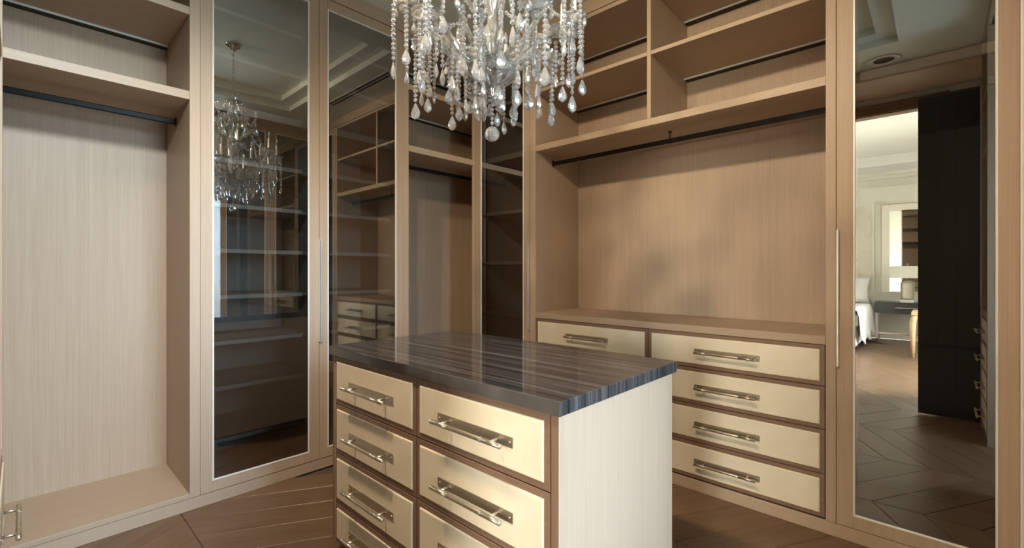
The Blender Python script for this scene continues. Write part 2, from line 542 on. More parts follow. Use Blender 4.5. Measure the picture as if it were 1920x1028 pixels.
def glass_door(parent, loc, rz, w, h, st_l, st_r, rail_t, rail_b, handle_side, hz=(0.80, 1.437), z0=0.0, name='door'):
    """frame-and-glass door: local x 0..w left to right as seen from the front, front face at y=0 looking to -y"""
    b = MB()
    t = 0.022
    b.box(0, st_l, 0, t, 0, h); b.box(w - st_r, w, 0, t, 0, h)
    b.box(st_l, w - st_r, 0, t, 0, rail_b); b.box(st_l, w - st_r, 0, t, h - rail_t, h)
    d = link(name, b.mesh(name, M['wood_z']), parent, loc, rz)
    k = 0.008
    b = MB()
    x0, x1, y0, y1 = st_l, w - st_r, -0.002, 0.012
    b.box(x0, x0 + k, y0, y1, rail_b, h - rail_t); b.box(x1 - k, x1, y0, y1, rail_b, h - rail_t)
    b.box(x0 + k, x1 - k, y0, y1, rail_b, rail_b + k); b.box(x0 + k, x1 - k, y0, y1, h - rail_t - k, h - rail_t)
    link('glazing_bead', b.mesh('glazing_bead', M['bead_trim']), d)
    b = MB()
    fs = b.box(x0 + k, x1 - k, 0.004, 0.009, rail_b + k, h - rail_t - k, mat=1, bev=0)
    fs[2].material_index = 0
    link('glass_pane', b.mesh('glass_pane', [M['glass_front'], M['glass_back']]), d)
    b = MB()
    hx = 0.0005 if handle_side < 0 else w - 0.0095
    b.box(hx, hx + 0.009, -0.014, 0.004, hz[0] - z0, hz[1] - z0, bev=0.001)
    link('handle', b.mesh('handle', M['handle']), d)
    return d


def light_strip(parent, a, c_, z, along):
    b = MB()
    if along == 'x':
        b.box(a, c_, YBK - 0.062, YBK - 0.055, z - 0.010, z + 0.001, 0, bev=0); b.box(a, c_, YBK - 0.055, YBK - 0.001, z - 0.0095, z + 0.001, 1, bev=0)
    else:
        b.box(XBK - 0.062, XBK - 0.055, a, c_, z - 0.010, z + 0.001, 0, bev=0); b.box(XBK - 0.055, XBK - 0.001, a, c_, z - 0.0095, z + 0.001, 1, bev=0)
    return b.build('light_strip', [M['alu'], M['shadow']], parent)  # rear body dark: the shaded band behind the strip is in its colour


# ------------------------------------------------------------------ back run: open hanging unit on the left
X1 = 0.602
u = thing('hanging_wardrobe', 'tall open wardrobe left of the double glass doors with two high shelves over a rod', 'wardrobe', (0.0, YA, 0))
part('side_panel', M['wood_z'], u, (X1, 0.6485, YA, YBK, KICK, FRZ))
part('side_panel', M['wood_z'], u, (-0.60, -0.58, YA + 0.02, YBK, KICK, FRZ))
part('back_panel', M['wood_z'], u, (-0.60, 0.6485, YBK, YBK + 0.018, KICK, FRZ))
part('bottom_panel', M['wood_x'], u, (-0.58, X1, YA, YBK, KICK, 0.089))
part('shelf', M['wood_x'], u, (-0.58, X1, YA + 0.002, YBK, 2.132, 2.176))
part('shelf', M['wood_x'], u, (-0.58, X1, YA + 0.002, YBK, 2.572, 2.612))
part('top_panel', M['wood_x'], u, (-0.58, X1, YA + 0.002, YBK, 2.94, FRZ))
for z in (2.572, 2.94):
    light_strip(u, -0.57, X1 - 0.002, z, 'x')


def rod(parent, p0, p1, along):
    b = MB()
    if along == 'x':
        b.box(p0[0], p1[0], p0[1] - 0.008, p0[1] + 0.008, p0[2] - 0.015, p0[2] + 0.015, bev=0.004)
        b.box(p1[0] - 0.006, p1[0], p0[1] - 0.013, p0[1] + 0.013, p0[2] - 0.022, p0[2] + 0.024)
        b.box(p0[0], p0[0] + 0.006, p0[1] - 0.013, p0[1] + 0.013, p0[2] - 0.022, p0[2] + 0.024)
    else:
        b.box(p0[0] - 0.008, p0[0] + 0.008, p0[1], p1[1], p0[2] - 0.015, p0[2] + 0.015, bev=0.004)
        for y in (p0[1], p1[1] - 0.006):
            b.box(p0[0] - 0.013, p0[0] + 0.013, y, y + 0.006, p0[2] - 0.022, p0[2] + 0.024)
    return b.build('hanging_rod', M['black_metal'], parent)


rod(u, (-0.58, 3.144, 2.080), (X1, 3.144, 2.080), 'x')

# ------------------------------------------------------------------ back run: shelf cabinet behind two glass doors
cb = thing('display_cabinet', 'tall shelf cabinet behind two dark glass doors with narrow cream beads', 'cabinet', (1.27, YA, 0))
IN = 0.024
part('side_panel', M['wood_z'], cb, (0.650, 0.672, YA + IN, YBK, KICK, FRZ))
part('side_panel', M['wood_z'], cb, (1.861, 1.895, YA + IN, YBK, KICK, FRZ))
part('partition', M['wood_z'], cb, (1.262, 1.298, YA + IN, YBK, KICK, FRZ))
part('back_panel', M['wood_z'], cb, (0.650, 1.895, YBK, YBK + 0.018, KICK, FRZ))
part('bottom_panel', M['wood_x'], cb, (0.672, 1.262, YA + IN, YBK, KICK, 0.089), (1.298, 1.861, YA + IN, YBK, KICK, 0.089))
part('top_panel', M['wood_x'], cb, (0.672, 1.861, YA + IN, YBK, 2.94, FRZ))


def notched(parent, x0, x1, z0, z1, cut=0.05):
    b = MB()
    yf = YA + 0.06
    b.prism([(x0, yf), (x1 - cut, yf), (x1 - cut, yf + 0.045), (x1, yf + 0.045), (x1, YBK), (x0, YBK)], z0, z1, bev=0.001)
    return b.build('shelf', M['wood_x'], parent)


for z, t in ((0.318, .022), (0.606, .022), (0.855, .022), (1.109, .022), (1.366, .022), (1.619, .022), (1.870, .024), (2.176, .044), (2.45, .022), (2.70, .022)):
    notched(cb, 0.672, 1.262, z - t, z, 0.062)
    notched(cb, 1.298, 1.861, z - t, z, 0.048)
DZ0, DZ1 = 0.066, 2.966
glass_door(cb, (0.6495 - 1.27, 0, DZ0), 0, 0.6315, DZ1 - DZ0, 0.0535, 0.062, 0.062, 0.056, 1, z0=DZ0)
glass_door(cb, (1.283 - 1.27, 0, DZ0), 0, 0.612, DZ1 - DZ0, 0.0505, 0.057, 0.062, 0.056, -1, z0=DZ0)

# ------------------------------------------------------------------ back run: open unit running into the corner
u = thing('corner_wardrobe', 'narrow open wardrobe in the back corner between the double glass doors and corner glass door', 'wardrobe', (2.25, YA, 0))
part('side_panel', M['wood_z'], u, (1.8965, 1.942, YA, YBK, KICK, FRZ))
part('side_panel', M['wood_z'], u, (2.580, 2.599, YA, YA + 0.022, KICK, FRZ))
part('side_panel', M['wood_z'], u, (3.13, 3.15, YA + 0.02, YBK, KICK, FRZ))
part('back_panel', M['wood_z'], u, (1.8965, 3.15, YBK, YBK + 0.018, KICK, FRZ))
part('return_panel', M['wood_z'], u, (2.60, 3.13, YA + 0.003, YA + 0.020, KICK, FRZ))
for nm, z0, z1 in (('bottom_panel', KICK, 0.089), ('shelf', 2.119, 2.164), ('shelf', 2.572, 2.612), ('top_panel', 2.94, FRZ)):
    b = MB()
    yf = YA + 0.002
    b.prism([(1.942, yf), (2.580, yf), (2.580, YA + 0.0225), (3.13, YA + 0.0225), (3.13, YBK), (1.942, YBK)], z0, z1, bev=0.001)
    b.build(nm, M['wood_x'], u)
for z in (2.572, 2.94):
    light_strip(u, 1.945, 3.12, z, 'x')
rod(u, (1.942, 3.144, 2.080), (3.13, 3.144, 2.080), 'x')

# ------------------------------------------------------------------ right run: corner glass cabinet
RZB = -PI / 2      # faces -X; local x runs to world -Y
cb = thing('corner_cabinet', 'narrow cabinet with a single dark glass door in the far corner', 'cabinet', (XB, 2.54, 0))
part('side_panel', M['wood_z'], cb, (XB + IN, XBK, 2.775, 2.797, KICK, FRZ))
part('side_panel', M['wood_z'], cb, (XB + IN, XBK, 2.2425, 2.262, KICK, FRZ))
part('back_panel', M['wood_z'], cb, (XBK, XBK + 0.018, 2.2425, 2.797, KICK, FRZ))
part('filler_panel', M['wood_z'], cb, (XB + IN, XB + 0.045, 2.797, 2.839, KICK, FRZ))
for z, t in ((0.905, .024), (1.317, .024), (1.722, .026), (2.172, .044), (2.59, .024)):
    part('shelf', M['wood_y'], cb, (XB + 0.055, XBK, 2.262, 2.775, z - t, z))
part('bottom_panel', M['wood_y'], cb, (XB + IN, XBK, 2.262, 2.775, KICK, 0.089))
part('top_panel', M['wood_y'], cb, (XB + IN, XBK, 2.262, 2.775, 2.94, FRZ))
zz = [0.10, 0.46, 0.88, 1.29, 1.69, 2.12, 2.56, 2.93]
part('shelf_standard', M['alu'], cb, *[(XB + 0.030, XB + 0.036, 2.752, 2.774, a + 0.012, c_ - 0.012) for a, c_ in zip(zz, zz[1:])])
glass_door(cb, (0, 2.8385 - 2.54, DZ0), RZB, 0.594, DZ1 - DZ0, 0.062, 0.058, 0.062, 0.056, 1, z0=DZ0)

# ------------------------------------------------------------------ right run: open wardrobe over drawers
YR0, YR1 = 0.395, 2.185
u = thing('drawer_wardrobe', 'wide open wardrobe on the right wall with cubbies, a long rod and eight cream drawers', 'wardrobe', (XB, 1.29, 0))
part('side_panel', M['wood_z'], u, (XB, XBK, YR1, 2.2405, KICK, FRZ))
part('side_panel', M['wood_z'], u, (XB, XBK, 0.3545, YR0, KICK, FRZ))
part('back_panel', M['wood_z'], u, (XBK, XBK + 0.018, 0.3545, 2.2405, KICK, FRZ))
part('shelf', M['wood_y'], u, (XB + 0.002, XBK, YR0, YR1, 2.124, 2.167))
part('divider', M['wood_z'], u, (XB + 0.002, XBK, 1.278, 1.303, 2.167, 2.94))
part('shelf', M['wood_y'], u, (XB + 0.003, XBK, YR0, 1.278, 2.552, 2.576))
part('shelf', M['wood_y'], u, (XB + 0.003, XBK, 1.303, YR1, 2.552, 2.576))
part('top_panel', M['wood_y'], u, (XB + 0.002, XBK, YR0, YR1, 2.94, FRZ))
for z in (2.552, 2.94):
    for a, c_ in ((YR0, 1.278), (1.303, YR1)):
        light_strip(u, a + 0.003, c_ - 0.003, z, 'y')
rod(u, (2.81, YR0, 2.066), (2.81, YR1, 2.066), 'y')
b = MB()
b.tube([(2.81, 1.25, 2.124), (2.81, 1.25, 2.060)], 0.004, 8)
b.lathe([(0, 0), (0.013, 0), (0.013, 0.004), (0, 0.004)], 12, (2.81, 1.25, 2.1195))
b.build('rod_support', M['black_metal'], u)
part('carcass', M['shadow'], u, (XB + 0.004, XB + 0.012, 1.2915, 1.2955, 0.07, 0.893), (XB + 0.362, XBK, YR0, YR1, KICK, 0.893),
     (XB + 0.024, XB + 0.36, 1.287, 1.301, 0.09, 0.885), bev=0)  # dark colour carries the shade of the drawer gaps
part('bottom_panel', M['wood_y'], u, (XB + 0.022, XBK, YR0, YR1, KICK, 0.074))
GZ = 0.0035
zs = [0.893, 0.6965, 0.4915, 0.2785, 0.0715]
for (ya, yb) in ((1.294 + GZ / 2, YR1 - GZ), (YR0 + GZ, 1.294 - GZ / 2)):
    for z1, z0 in zip(zs, zs[1:]):
        z0 += GZ / 2; z1 -= GZ / 2
        drawer(u, (0.001, (ya + yb) / 2 - 1.29, (z0 + z1) / 2), RZB, yb - ya, z1 - z0)
ct = part('worktop', M['wood_y'], None, (XB, XBK - 0.001, YR0 + 0.0008, YR1 - 0.0008, 0.8935, 0.935), bev=0.002)
tag(ct, 'long taupe wooden worktop over the drawers of the right wall', 'worktop')

# ------------------------------------------------------------------ right run: glass-door wardrobe nearest the camera
cb = thing('mirror_wardrobe', 'tall wardrobe with one dark mirror-like glass door showing the bedroom', 'wardrobe', (XB, 0.06, 0))
part('side_panel', M['wood_z'], cb, (XB + IN, XBK, 0.330, 0.3525, KICK, FRZ))
part('side_panel', M['wood_z'], cb, (XB + IN, XBK, -0.231, -0.210, KICK, FRZ))
part('filler_panel', M['wood_z'], cb, (XB + 0.003, XB + 0.26, -0.2445, -0.2325, KICK, FRZ))
part('back_panel', M['shadow'], cb, (XBK, XBK + 0.018, -0.231, 0.3525, KICK, FRZ))  # interior shade put into the colour of this back
part('bottom_panel', M['wood_y'], cb, (XB + IN, XBK, -0.210, 0.330, KICK, 0.089))
part('top_panel', M['wood_y'], cb, (XB + IN, XBK, -0.210, 0.330, 2.94, FRZ))
part('shelf', M['wood_y'], cb, (XB + 0.06, XBK, -0.210, 0.330, 2.124, 2.167))
rod(cb, (2.86, -0.210, 2.066), (2.86, 0.330, 2.066), 'y')
glass_door(cb, (0, 0.3525 - 0.06, DZ0), RZB, 0.582, DZ1 - DZ0, 0.062, 0.062, 0.062, 0.056, -1, z0=DZ0)

# ------------------------------------------------------------------ island
IX0, IX1, IY0, IY1 = 0.932, 1.639, 0.702, 1.974
it = part('island_worktop', M['ebony'], None, (IX0, IX1, IY0, IY1, 0.876, 0.915), bev=0.002)
it.location = (0, 0, 0)
tag(it, 'thick polished dark striped top of the centre island', 'worktop')
isl = thing('island_cabinet', 'freestanding centre island with cream fronted drawers and a pale wood end panel', 'cabinet', ((IX0 + IX1) / 2, (IY0 + IY1) / 2, 0))
fx = 0.945
part('side_panel', M['wood_z'], isl, (fx, IX1 - 0.013, 0.715, 0.737, 0.06, 0.8755))
part('side_panel', M['wood_z'], isl, (fx, IX1 - 0.013, IY1 - 0.035, IY1 - 0.013, 0.06, 0.8755))
part('face_stile', M['stile_wood'], isl, (fx - 0.0004, fx + 0.03, 0.7156, 0.7415, 0.0605, 0.875))
part('face_stile', M['stile_wood'], isl, (fx - 0.0004, fx + 0.03, 1.944, 1.9605, 0.0605, 0.875))
part('back_panel', M['wood_z'], isl, (IX1 - 0.035, IX1 - 0.013, 0.737, IY1 - 0.035, 0.06, 0.8755))
part('carcass', M['shadow'], isl, (fx + 0.362, IX1 - 0.036, 0.738, IY1 - 0.036, 0.062, 0.875), (fx + 0.024, fx + 0.36, 1.330, 1.342, 0.07, 0.872), bev=0)  # coloured dark for the shade between the drawers
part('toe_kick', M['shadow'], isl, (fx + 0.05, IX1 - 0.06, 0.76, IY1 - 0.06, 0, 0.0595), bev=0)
zs = [0.8735, 0.6655, 0.4515, 0.2345, 0.0615]
cx_, cy_ = isl.location.x, isl.location.y
for (ya, yb) in ((1.336 + GZ / 2, 1.944 - GZ), (0.7415 + GZ, 1.336 - GZ / 2)):
    for z1, z0 in zip(zs, zs[1:]):
        z0 += GZ / 2; z1 -= GZ / 2
        drawer(isl, (fx + 0.001 - cx_, (ya + yb) / 2 - cy_, (z0 + z1) / 2), RZB, yb - ya, z1 - z0)

# ------------------------------------------------------------------ run behind the camera's left: drawers and open shelves (seen edge-on)
RZD = PI / 2       # faces +X; local x runs to world +Y
DY0 = 0.76
u = thing('left_wardrobe', 'drawer wardrobe seen edge on at the left border, one pull sticking out', 'wardrobe', (DX, 1.80, 0))
part('side_panel', M['wood_z'], u, (DX - 0.55, DX, DY0, DY0 + 0.03, 0, FRZ))
part('side_panel', M['wood_z'], u, (DX - 0.55, DX, 2.805, YA - 0.001, 0, FRZ))
part('back_panel', M['wood_z'], u, (DX - 0.57, DX - 0.55, DY0, YA - 0.001, 0, FRZ))
for z0, z1 in ((0.493, 0.520), (2.124, 2.167), (2.552, 2.576), (2.94, FRZ), (0.06, 0.07)):
    part('shelf', M['wood_y'], u, (DX - 0.55, DX - 0.002, DY0 + 0.03, 2.805, z0, z1))
part('toe_kick', M['wood_y'], u, (DX - 0.03, DX - 0.01, DY0 + 0.03, 2.805, 0, 0.0595))
part('partition', M['wood_z'], u, (DX - 0.55, DX - 0.002, 1.84, 1.865, 0.07, 0.493))
zs = [0.893, 0.6965, 0.4915, 0.2785, 0.0715]
for (ya, yb) in ((1.868, 2.802),):
    for z1, z0 in list(zip(zs, zs[1:]))[2:]:
        z0 += GZ / 2; z1 -= GZ / 2
        drawer(u, (-0.0005, (ya + yb) / 2 - 1.80, (z0 + z1) / 2), RZD, yb - ya, z1 - z0)

# ------------------------------------------------------------------ run beside the camera (front wall): drawers, window bay, open shelves
RZC = PI           # faces +Y; local x runs to world -X
u = thing('window_drawer_wardrobe', 'drawer wardrobe reflected edge on at the right of the mirror-like door', 'wardrobe', (0.27, CY, 0))
cx0, cx1 = 0.02, 0.53
part('side_panel', M['wood_z'], u, (cx0 - 0.03, cx0, CY - 0.55, CY, 0, FRZ))
part('side_panel', M['wood_z'], u, (cx1, cx1 + 0.03, CY - 0.55, CY, 0, FRZ))
for z0, z1 in ((0.893, 0.935), (2.124, 2.167), (2.552, 2.576), (2.94, FRZ), (0.06, 0.07)):
    part('shelf', M['wood_x'], u, (cx0, cx1, CY - 0.55, CY - 0.002, z0, z1))
part('toe_kick', M['wood_x'], u, (cx0, cx1, CY - 0.03, CY - 0.01, 0, 0.0595))
part('back_panel', M['wood_z'], u, (cx0 - 0.03, cx1 + 0.03, CY - 0.57, CY - 0.55, 0, FRZ))
for z1, z0 in zip(zs, zs[1:]):
    z0 += GZ / 2; z1 -= GZ / 2
    drawer(u, ((cx0 + cx1) / 2 - 0.27, -0.0005, (z0 + z1) / 2), RZC, cx1 - cx0 - 0.006, z1 - z0)
u = thing('window_shelf_wardrobe', 'glass fronted shelf wardrobe beside the window, reflected dark in the left glass door', 'wardrobe', (2.1, CY, 0))
cx0, cx1 = 1.57, 2.58
part('side_panel', M['wood_z'], u, (cx0 - 0.03, cx0, CY - 0.55, CY, 0, FRZ))
part('side_panel', M['wood_z'], u, (cx1, cx1 + 0.018, CY - 0.55, CY - 0.001, 0, FRZ))
part('toe_kick', M['wood_x'], u, (cx0, cx1, CY - 0.03, CY - 0.01, 0, 0.0595))
part('back_panel', M['wood_z'], u, (cx0 - 0.03, cx1 + 0.018, CY - 0.57, CY - 0.55, 0, FRZ))
for z0, z1 in ((0.06, 0.09), (0.5, 0.53), (0.93, 0.96), (1.35, 1.38), (1.75, 1.78), (2.124, 2.167), (2.552, 2.576), (2.94, FRZ)):
    part('shelf', M['wood_x'], u, (cx0, cx1, CY - 0.55, CY - 0.08, z0, z1))
for xe, hs in ((cx1 + 0.018, 1), ((cx0 + cx1) / 2 - 0.0075, -1)):
    glass_door(u, (xe - 2.1, 0.0235, DZ0), RZC, (cx1 - cx0 + 0.045) / 2, DZ1 - DZ0, 0.056, 0.056, 0.062, 0.056, hs, z0=DZ0)

# dark panel made up for the dark area by the doorway, reflected in the right-hand glass
sd = struct(part('dark_panel', M['dark'], None, (-0.135, -0.100, -0.24, 0.138, 0.012, 2.74)))
for z0, z1 in ((0.05, 0.585), (0.615, 1.335), (1.365, 2.66)):
    part('panel', M['dark'], sd, (-0.100, -0.094, -0.10, 0.02, z0, z1), bev=0.002)
part('rail', M['black_metal'], sd, (-0.100, -0.090, -0.24, 0.138, 0.593, 0.606))

# ------------------------------------------------------------------ ceiling fittings
DOWN = [((0.115, 0.354), (0.10, 3.3, 1.15), 62, WATT_A, (0.80, 0.92, 1.0), 0.122, 'round ceiling fitting with white ring and dark baffle, fill lamp added, by the doorway'),
        ((0.20, 0.80), (2.95, 1.25, 1.2), 110, WATT_B, (1.0, 0.80, 0.58), 0.075, 'small added ceiling fill spotlight over the left wardrobe, nearer the doorway'),
        ((0.20, 1.55), (1.60, 1.60, 0.5), 130, WATT_B, (1.0, 0.80, 0.58), 0.075, 'small added ceiling fill spotlight over the left wardrobe, farther from the doorway')]
for (lx, ly), aim, cone, watt, lcol, rr, lab in DOWN:
    t = thing('fill_spotlight', lab, 'spotlight', (lx, ly, CEIL))  # light added for fill; the two small fittings are wholly added
    k = rr / 0.122
    b = MB(); b.lathe([(r_ * k, z_) for r_, z_ in [(0.070, -0.001), (0.118, -0.001), (0.122, -0.004), (0.112, -0.009), (0.073, -0.005), (0.070, -0.001)]], 32, (lx, ly, CEIL)); b.build('ring', M['bead_trim'], t)
    b = MB(); b.lathe([(0, -0.0012), (0.071 * k, -0.0012), (0.071 * k, -0.0025), (0, -0.004)], 32, (lx, ly, CEIL)); b.build('baffle', M['baffle'], t)
    l = bpy.data.lights.new('fill_lamp', 'SPOT')
    l.energy = watt; l.color = lcol; l.spot_size = math.radians(cone); l.spot_blend = 1.0; l.shadow_soft_size = 0.10 if rr > 0.1 else 0.06
    o = bpy.data.objects.new('fill_lamp', l); COL.objects.link(o); o.parent = t; o.location = (0, 0, -0.11 if rr > 0.1 else -0.065)
    o.rotation_euler = (Vector(aim) - Vector((lx, ly, CEIL - 0.065))).to_track_quat('-Z', 'Y').to_euler()
t = thing('linear_air_vent', 'long double slot air vent in the ceiling soffit above the right wall', 'vent', (2.33, 1.4, CEIL))
part('frame', M['paint'], t, (2.285, 2.375, 0.78, 2.02, CEIL - 0.004, CEIL - 0.0005))
for dx in (-0.020, 0.020):
    part('slot', M['vent_dark'], t, (2.33 + dx - 0.010, 2.33 + dx + 0.010, 0.80, 2.0, CEIL - 0.0050, CEIL - 0.0038), bev=0)

# ------------------------------------------------------------------ chandelier
HX, HY = 1.248, 1.268
ch = thing('chandelier', 'large crystal chandelier of curved glass arms and hanging bead strands over the island', 'chandelier', (HX, HY, CEIL + 0.11))
TOPZ = CEIL + 0.11
O = lambda z: (HX, HY, z)


def P(r, a, z):
    return (HX + r * math.cos(a), HY + r * math.sin(a), z)


# canopy and chain
b = MB(); b.lathe([(0, 0), (0.062, 0), (0.062, -0.008), (0.050, -0.020), (0.022, -0.038), (0.010, -0.055), (0, -0.058)], 24, O(TOPZ)); b.build('canopy', M['silver'], ch)
zc, k = TOPZ - 0.055, 0
while zc > 2.745:
    b = MB(); lo = 0.036
    ring = []
    for i in range(13):
        a = 2 * PI * i / 12
        dx, dz = 0.009 * math.cos(a), 0.021 * math.sin(a)
        ring.append((HX + (dx if k % 2 else 0), HY + (0 if k % 2 else dx), zc - 0.019 + dz))
    b.tube(ring, 0.0024, 6, cap=False)
    b.build('chain_link', M['silver'], ch)
    zc -= lo; k += 1
# central stem: stacked turned glass and silver
b = MB()
b.lathe([(0, 2.735), (0.012, 2.735), (0.03, 2.72), (0.058, 2.70), (0.06, 2.692), (0.02, 2.68), (0.018, 2.64), (0.034, 2.60), (0.05, 2.56), (0.034, 2.52),
         (0.016, 2.48), (0.016, 2.44), (0.03, 2.42), (0.042, 2.38), (0.048, 2.33), (0.036, 2.28), (0.02, 2.24), (0.02, 2.20), (0.034, 2.18),
         (0.05, 2.14), (0.046, 2.10), (0.03, 2.07), (0.03, 2.04), (0, 2.04)], 20, (HX, HY, 0), lobes=1, depth=0.10)
b.build('stem', M['crystal_arm'], ch)
b = MB(); b.tube([O(2.73), O(2.03)], 0.008, 10); b.build('core_rod', M['silver'], ch)
# fluted bowl, hub and finial
b = MB()
b.lathe([(0.035, 2.050), (0.078, 2.046), (0.105, 2.030), (0.110, 2.022), (0.098, 1.998), (0.066, 1.972), (0.030, 1.958), (0.012, 1.952), (0.012, 1.958),
         (0.028, 1.966), (0.060, 1.980), (0.088, 2.004), (0.098, 2.022), (0.075, 2.038), (0.035, 2.044), (0.035, 2.050)], 32, (HX, HY, 0), lobes=1, depth=0.10, smooth=False)
b.build('bowl', M['crystal_arm'], ch)
b = MB(); b.lathe([(0, 2.075), (0.05, 2.072), (0.058, 2.060), (0.050, 2.050), (0.02, 2.046), (0, 2.046)], 24, (HX, HY, 0)); b.build('hub', M['silver'], ch)
b = MB(); b.lathe([(0, 1.957), (0.014, 1.955), (0.016, 1.946), (0.010, 1.938), (0.013, 1.930), (0.008, 1.920), (0.004, 1.914), (0, 1.912)], 14, (HX, HY, 0)); b.build('finial', M['silver'], ch)

# crystal shapes shared by many parts (flat facets)


def bead_geo(b, c, r, sq=0.96):
    b.lathe([(0, r * sq), (r * .55, r * .80 * sq), (r * .96, r * .30), (r * .96, -r * .30), (r * .55, -r * .80 * sq), (0, -r * sq)], 8, c, smooth=False)


def drop_mesh(name, L_, w, flat=0.55):
    b = MB()
    b.lathe([(0, 0), (w * .12, -L_ * .05), (w * .26, -L_ * .24), (w * .42, -L_ * .45), (w * .50, -L_ * .64), (w * .40, -L_ * .82), (w * .16, -L_ * .95), (0, -L_)],
            8, smooth=False, sy=flat)
    return b.mesh(name, M['crystal'])


DROPS = [drop_mesh('leaf_drop', 0.066, 0.040), drop_mesh('leaf_drop', 0.060, 0.034, 0.6), drop_mesh('leaf_drop', 0.055, 0.022, 0.8)]
PEAR = drop_mesh('pear_drop', 0.036, 0.024, 0.7)
_str = {}


def strand_mesh(n, r=0.0092):
    if (n, r) not in _str:
        b = MB()
        st = r * 2.02
        for i in range(n):
            bead_geo(b, (0, 0, -r - i * st), r * (0.9 + 0.1 * (i % 3 == 0)))
        b.tube([(0, 0, 0.004), (0, 0, -n * st - 0.004)], 0.0007, 4, mat=1)
        _str[(n, r)] = (b.mesh('bead_strand', [M['crystal'], M['silver']]), n * st)
    return _str[(n, r)]


def strand(parent, p, n, r=0.0088, drop=None):
    me, L_ = strand_mesh(n, r)
    o = link('bead_strand', me, parent, Vector(p) - Vector(ch.location), random.uniform(0, PI))
    if drop is not None:
        link('crystal_drop', drop, o, (0, 0, -L_ - 0.003), random.uniform(0, PI))
    return o


def bobeche_mesh(R, scallop):
    b = MB()
    b.lathe([(0.010, 0.0), (R * .45, 0.003), (R * .8, 0.012), (R, 0.028), (R * .985, 0.031), (R * .76, 0.016), (R * .42, 0.008), (0.010, 0.006), (0.010, 0.0)], 24, lobes=1, depth=scallop)
    return b.mesh('bobeche', M['crystal_arm'])


BOB = bobeche_mesh(0.056, 0.09)
b = MB()
b.lathe([(0, 0), (0.013, 0.0), (0.017, 0.010), (0.012, 0.026), (0.0105, 0.030), (0.0105, 0.115), (0.009, 0.118), (0, 0.118)], 14)
CANDLE = b.mesh('candle_sleeve', plain('candle_sleeve_glass', (0.82, 0.82, 0.78), 0.15, spec=0.6))
b = MB()
b.lathe([(0, 0), (0.007, 0.004), (0.0105, 0.022), (0.008, 0.040), (0.003, 0.056), (0, 0.062)], 10)
BULB = b.mesh('candle_bulb', M['crystal_arm'])
b = MB()
b.lathe([(0, 0.0), (0.010, -0.004), (0.018, -0.016), (0.012, -0.026), (0.006, -0.034), (0, -0.036)], 10, smooth=False)
CUP = b.mesh('drip_knob', M['crystal'])


def arm_path(a, r1, z1, sag, z_hub=2.062):
    pts = []
    for i in range(17):
        t = i / 16
        r = 0.045 + (r1 - 0.045) * t
        # out and up from the hub, dips, then rises to the cup
        z = z_hub + (z1 - z_hub) * t + sag * math.sin(PI * t) - 0.026 * math.sin(2 * PI * t)
        pts.append(P(r, a, z))
    return pts


def arm(a, r1, z1, sag, n_long, drops, rad=0.0125, n_rim=5):
    root = ch
    b = MB()
    path = arm_path(a, r1, z1, sag)
    b.tube(path, [rad * (1 - 0.25 * i / 16) for i in range(17)], 12, lobes=1, depth=0.28, smooth=False)
    ar = b.build('arm', M['crystal_arm'], root)
    b = MB(); b.tube([(p[0], p[1], p[2]) for p in path], 0.0028, 6); b.build('arm_core', M['silver'], ar)
    base = Vector(P(r1, a, z1)) - Vector(ch.location)
    bo = link('bobeche', BOB, root, base, random.uniform(0, 1))
    link('candle_sleeve', CANDLE, bo, (0, 0, 0.006)); link('candle_bulb', BULB, bo, (0, 0, 0.124)); link('drip_knob', CUP, bo, (0, 0, 0.001))
    for k in range(n_rim):
        aa = a + 2 * PI * (k + 0.5) / n_rim
        p = Vector(P(r1, a, z1)) + Vector((math.cos(aa) * 0.053, math.sin(aa) * 0.053, 0.024))
        strand(root, p, 1, 0.0072, PEAR)
    for (n, off, d) in drops:
        aa = a + off[0]
        p = Vector(P(r1, a, z1)) + Vector((math.cos(aa) * off[1], math.sin(aa) * off[1], -0.002))
        strand(root, p, n + random.choice((-1, 0, 0, 1)), 0.0088, DROPS[d])
    # long strand hung from the middle of the arm
    for t_, n, d in n_long:
        p = path[int(16 * t_)]
        strand(root, (p[0], p[1], p[2] - rad), n, 0.0088, DROPS[d])
    # crystal rosette on the arm
    p = path[10]
    b = MB()
    for k in range(6):
        q = 2 * PI * k / 6
        bead_geo(b, (p[0] - math.sin(a) * 0.014 * math.cos(q), p[1] + math.cos(a) * 0.014 * math.cos(q), p[2] + 0.014 * math.sin(q) + 0.012), 0.0085)
    b.build('rosette', M['crystal'], root)


NA = 8
for i in range(NA):
    a = 2 * PI * i / NA + 0.18
    arm(a, 0.335, 2.238, 0.0, [(0.55, 7, 0)], [(13, (0.0, 0.035), 0), (9, (1.9, 0.035), 1), (12, (-2.0, 0.03), 2)], n_rim=3)
    a2 = a + PI / NA
    arm(a2, 0.275, 2.128, -0.010, [(0.60, 7, 1)], [(11, (0.4, 0.035), 0), (7, (2.6, 0.035), 2), (10, (-1.6, 0.035), 1)], 0.0115, 3)
# strands round the bowl and one down the middle with the cut ball
for i in range(14):
    a = 2 * PI * (i + .3) / 14
    r = 0.10 if i % 2 else 0.145
    strand(ch, P(r, a, 2.018 if i % 2 else 2.045), 5 + (i * 5) % 3 + (0 if i % 2 else 1), 0.0086, DROPS[i % 3])
for i in range(6):
    a = 2 * PI * i / 6
    strand(ch, P(0.045, a, 1.962), 2 + i % 2, 0.008, DROPS[1 + i % 2])
strand(ch, O(1.913), 6, 0.0086)
b = MB()
prof = [(0.029 * math.sin(PI * k / 9), 0.029 * math.cos(PI * k / 9)) for k in range(10)]
prof[0] = (0, 0.029); prof[-1] = (0, -0.029)
b.lathe(prof, 14, (HX, HY, 1.775), smooth=False)
b.build('crystal_ball', M['crystal'], ch)
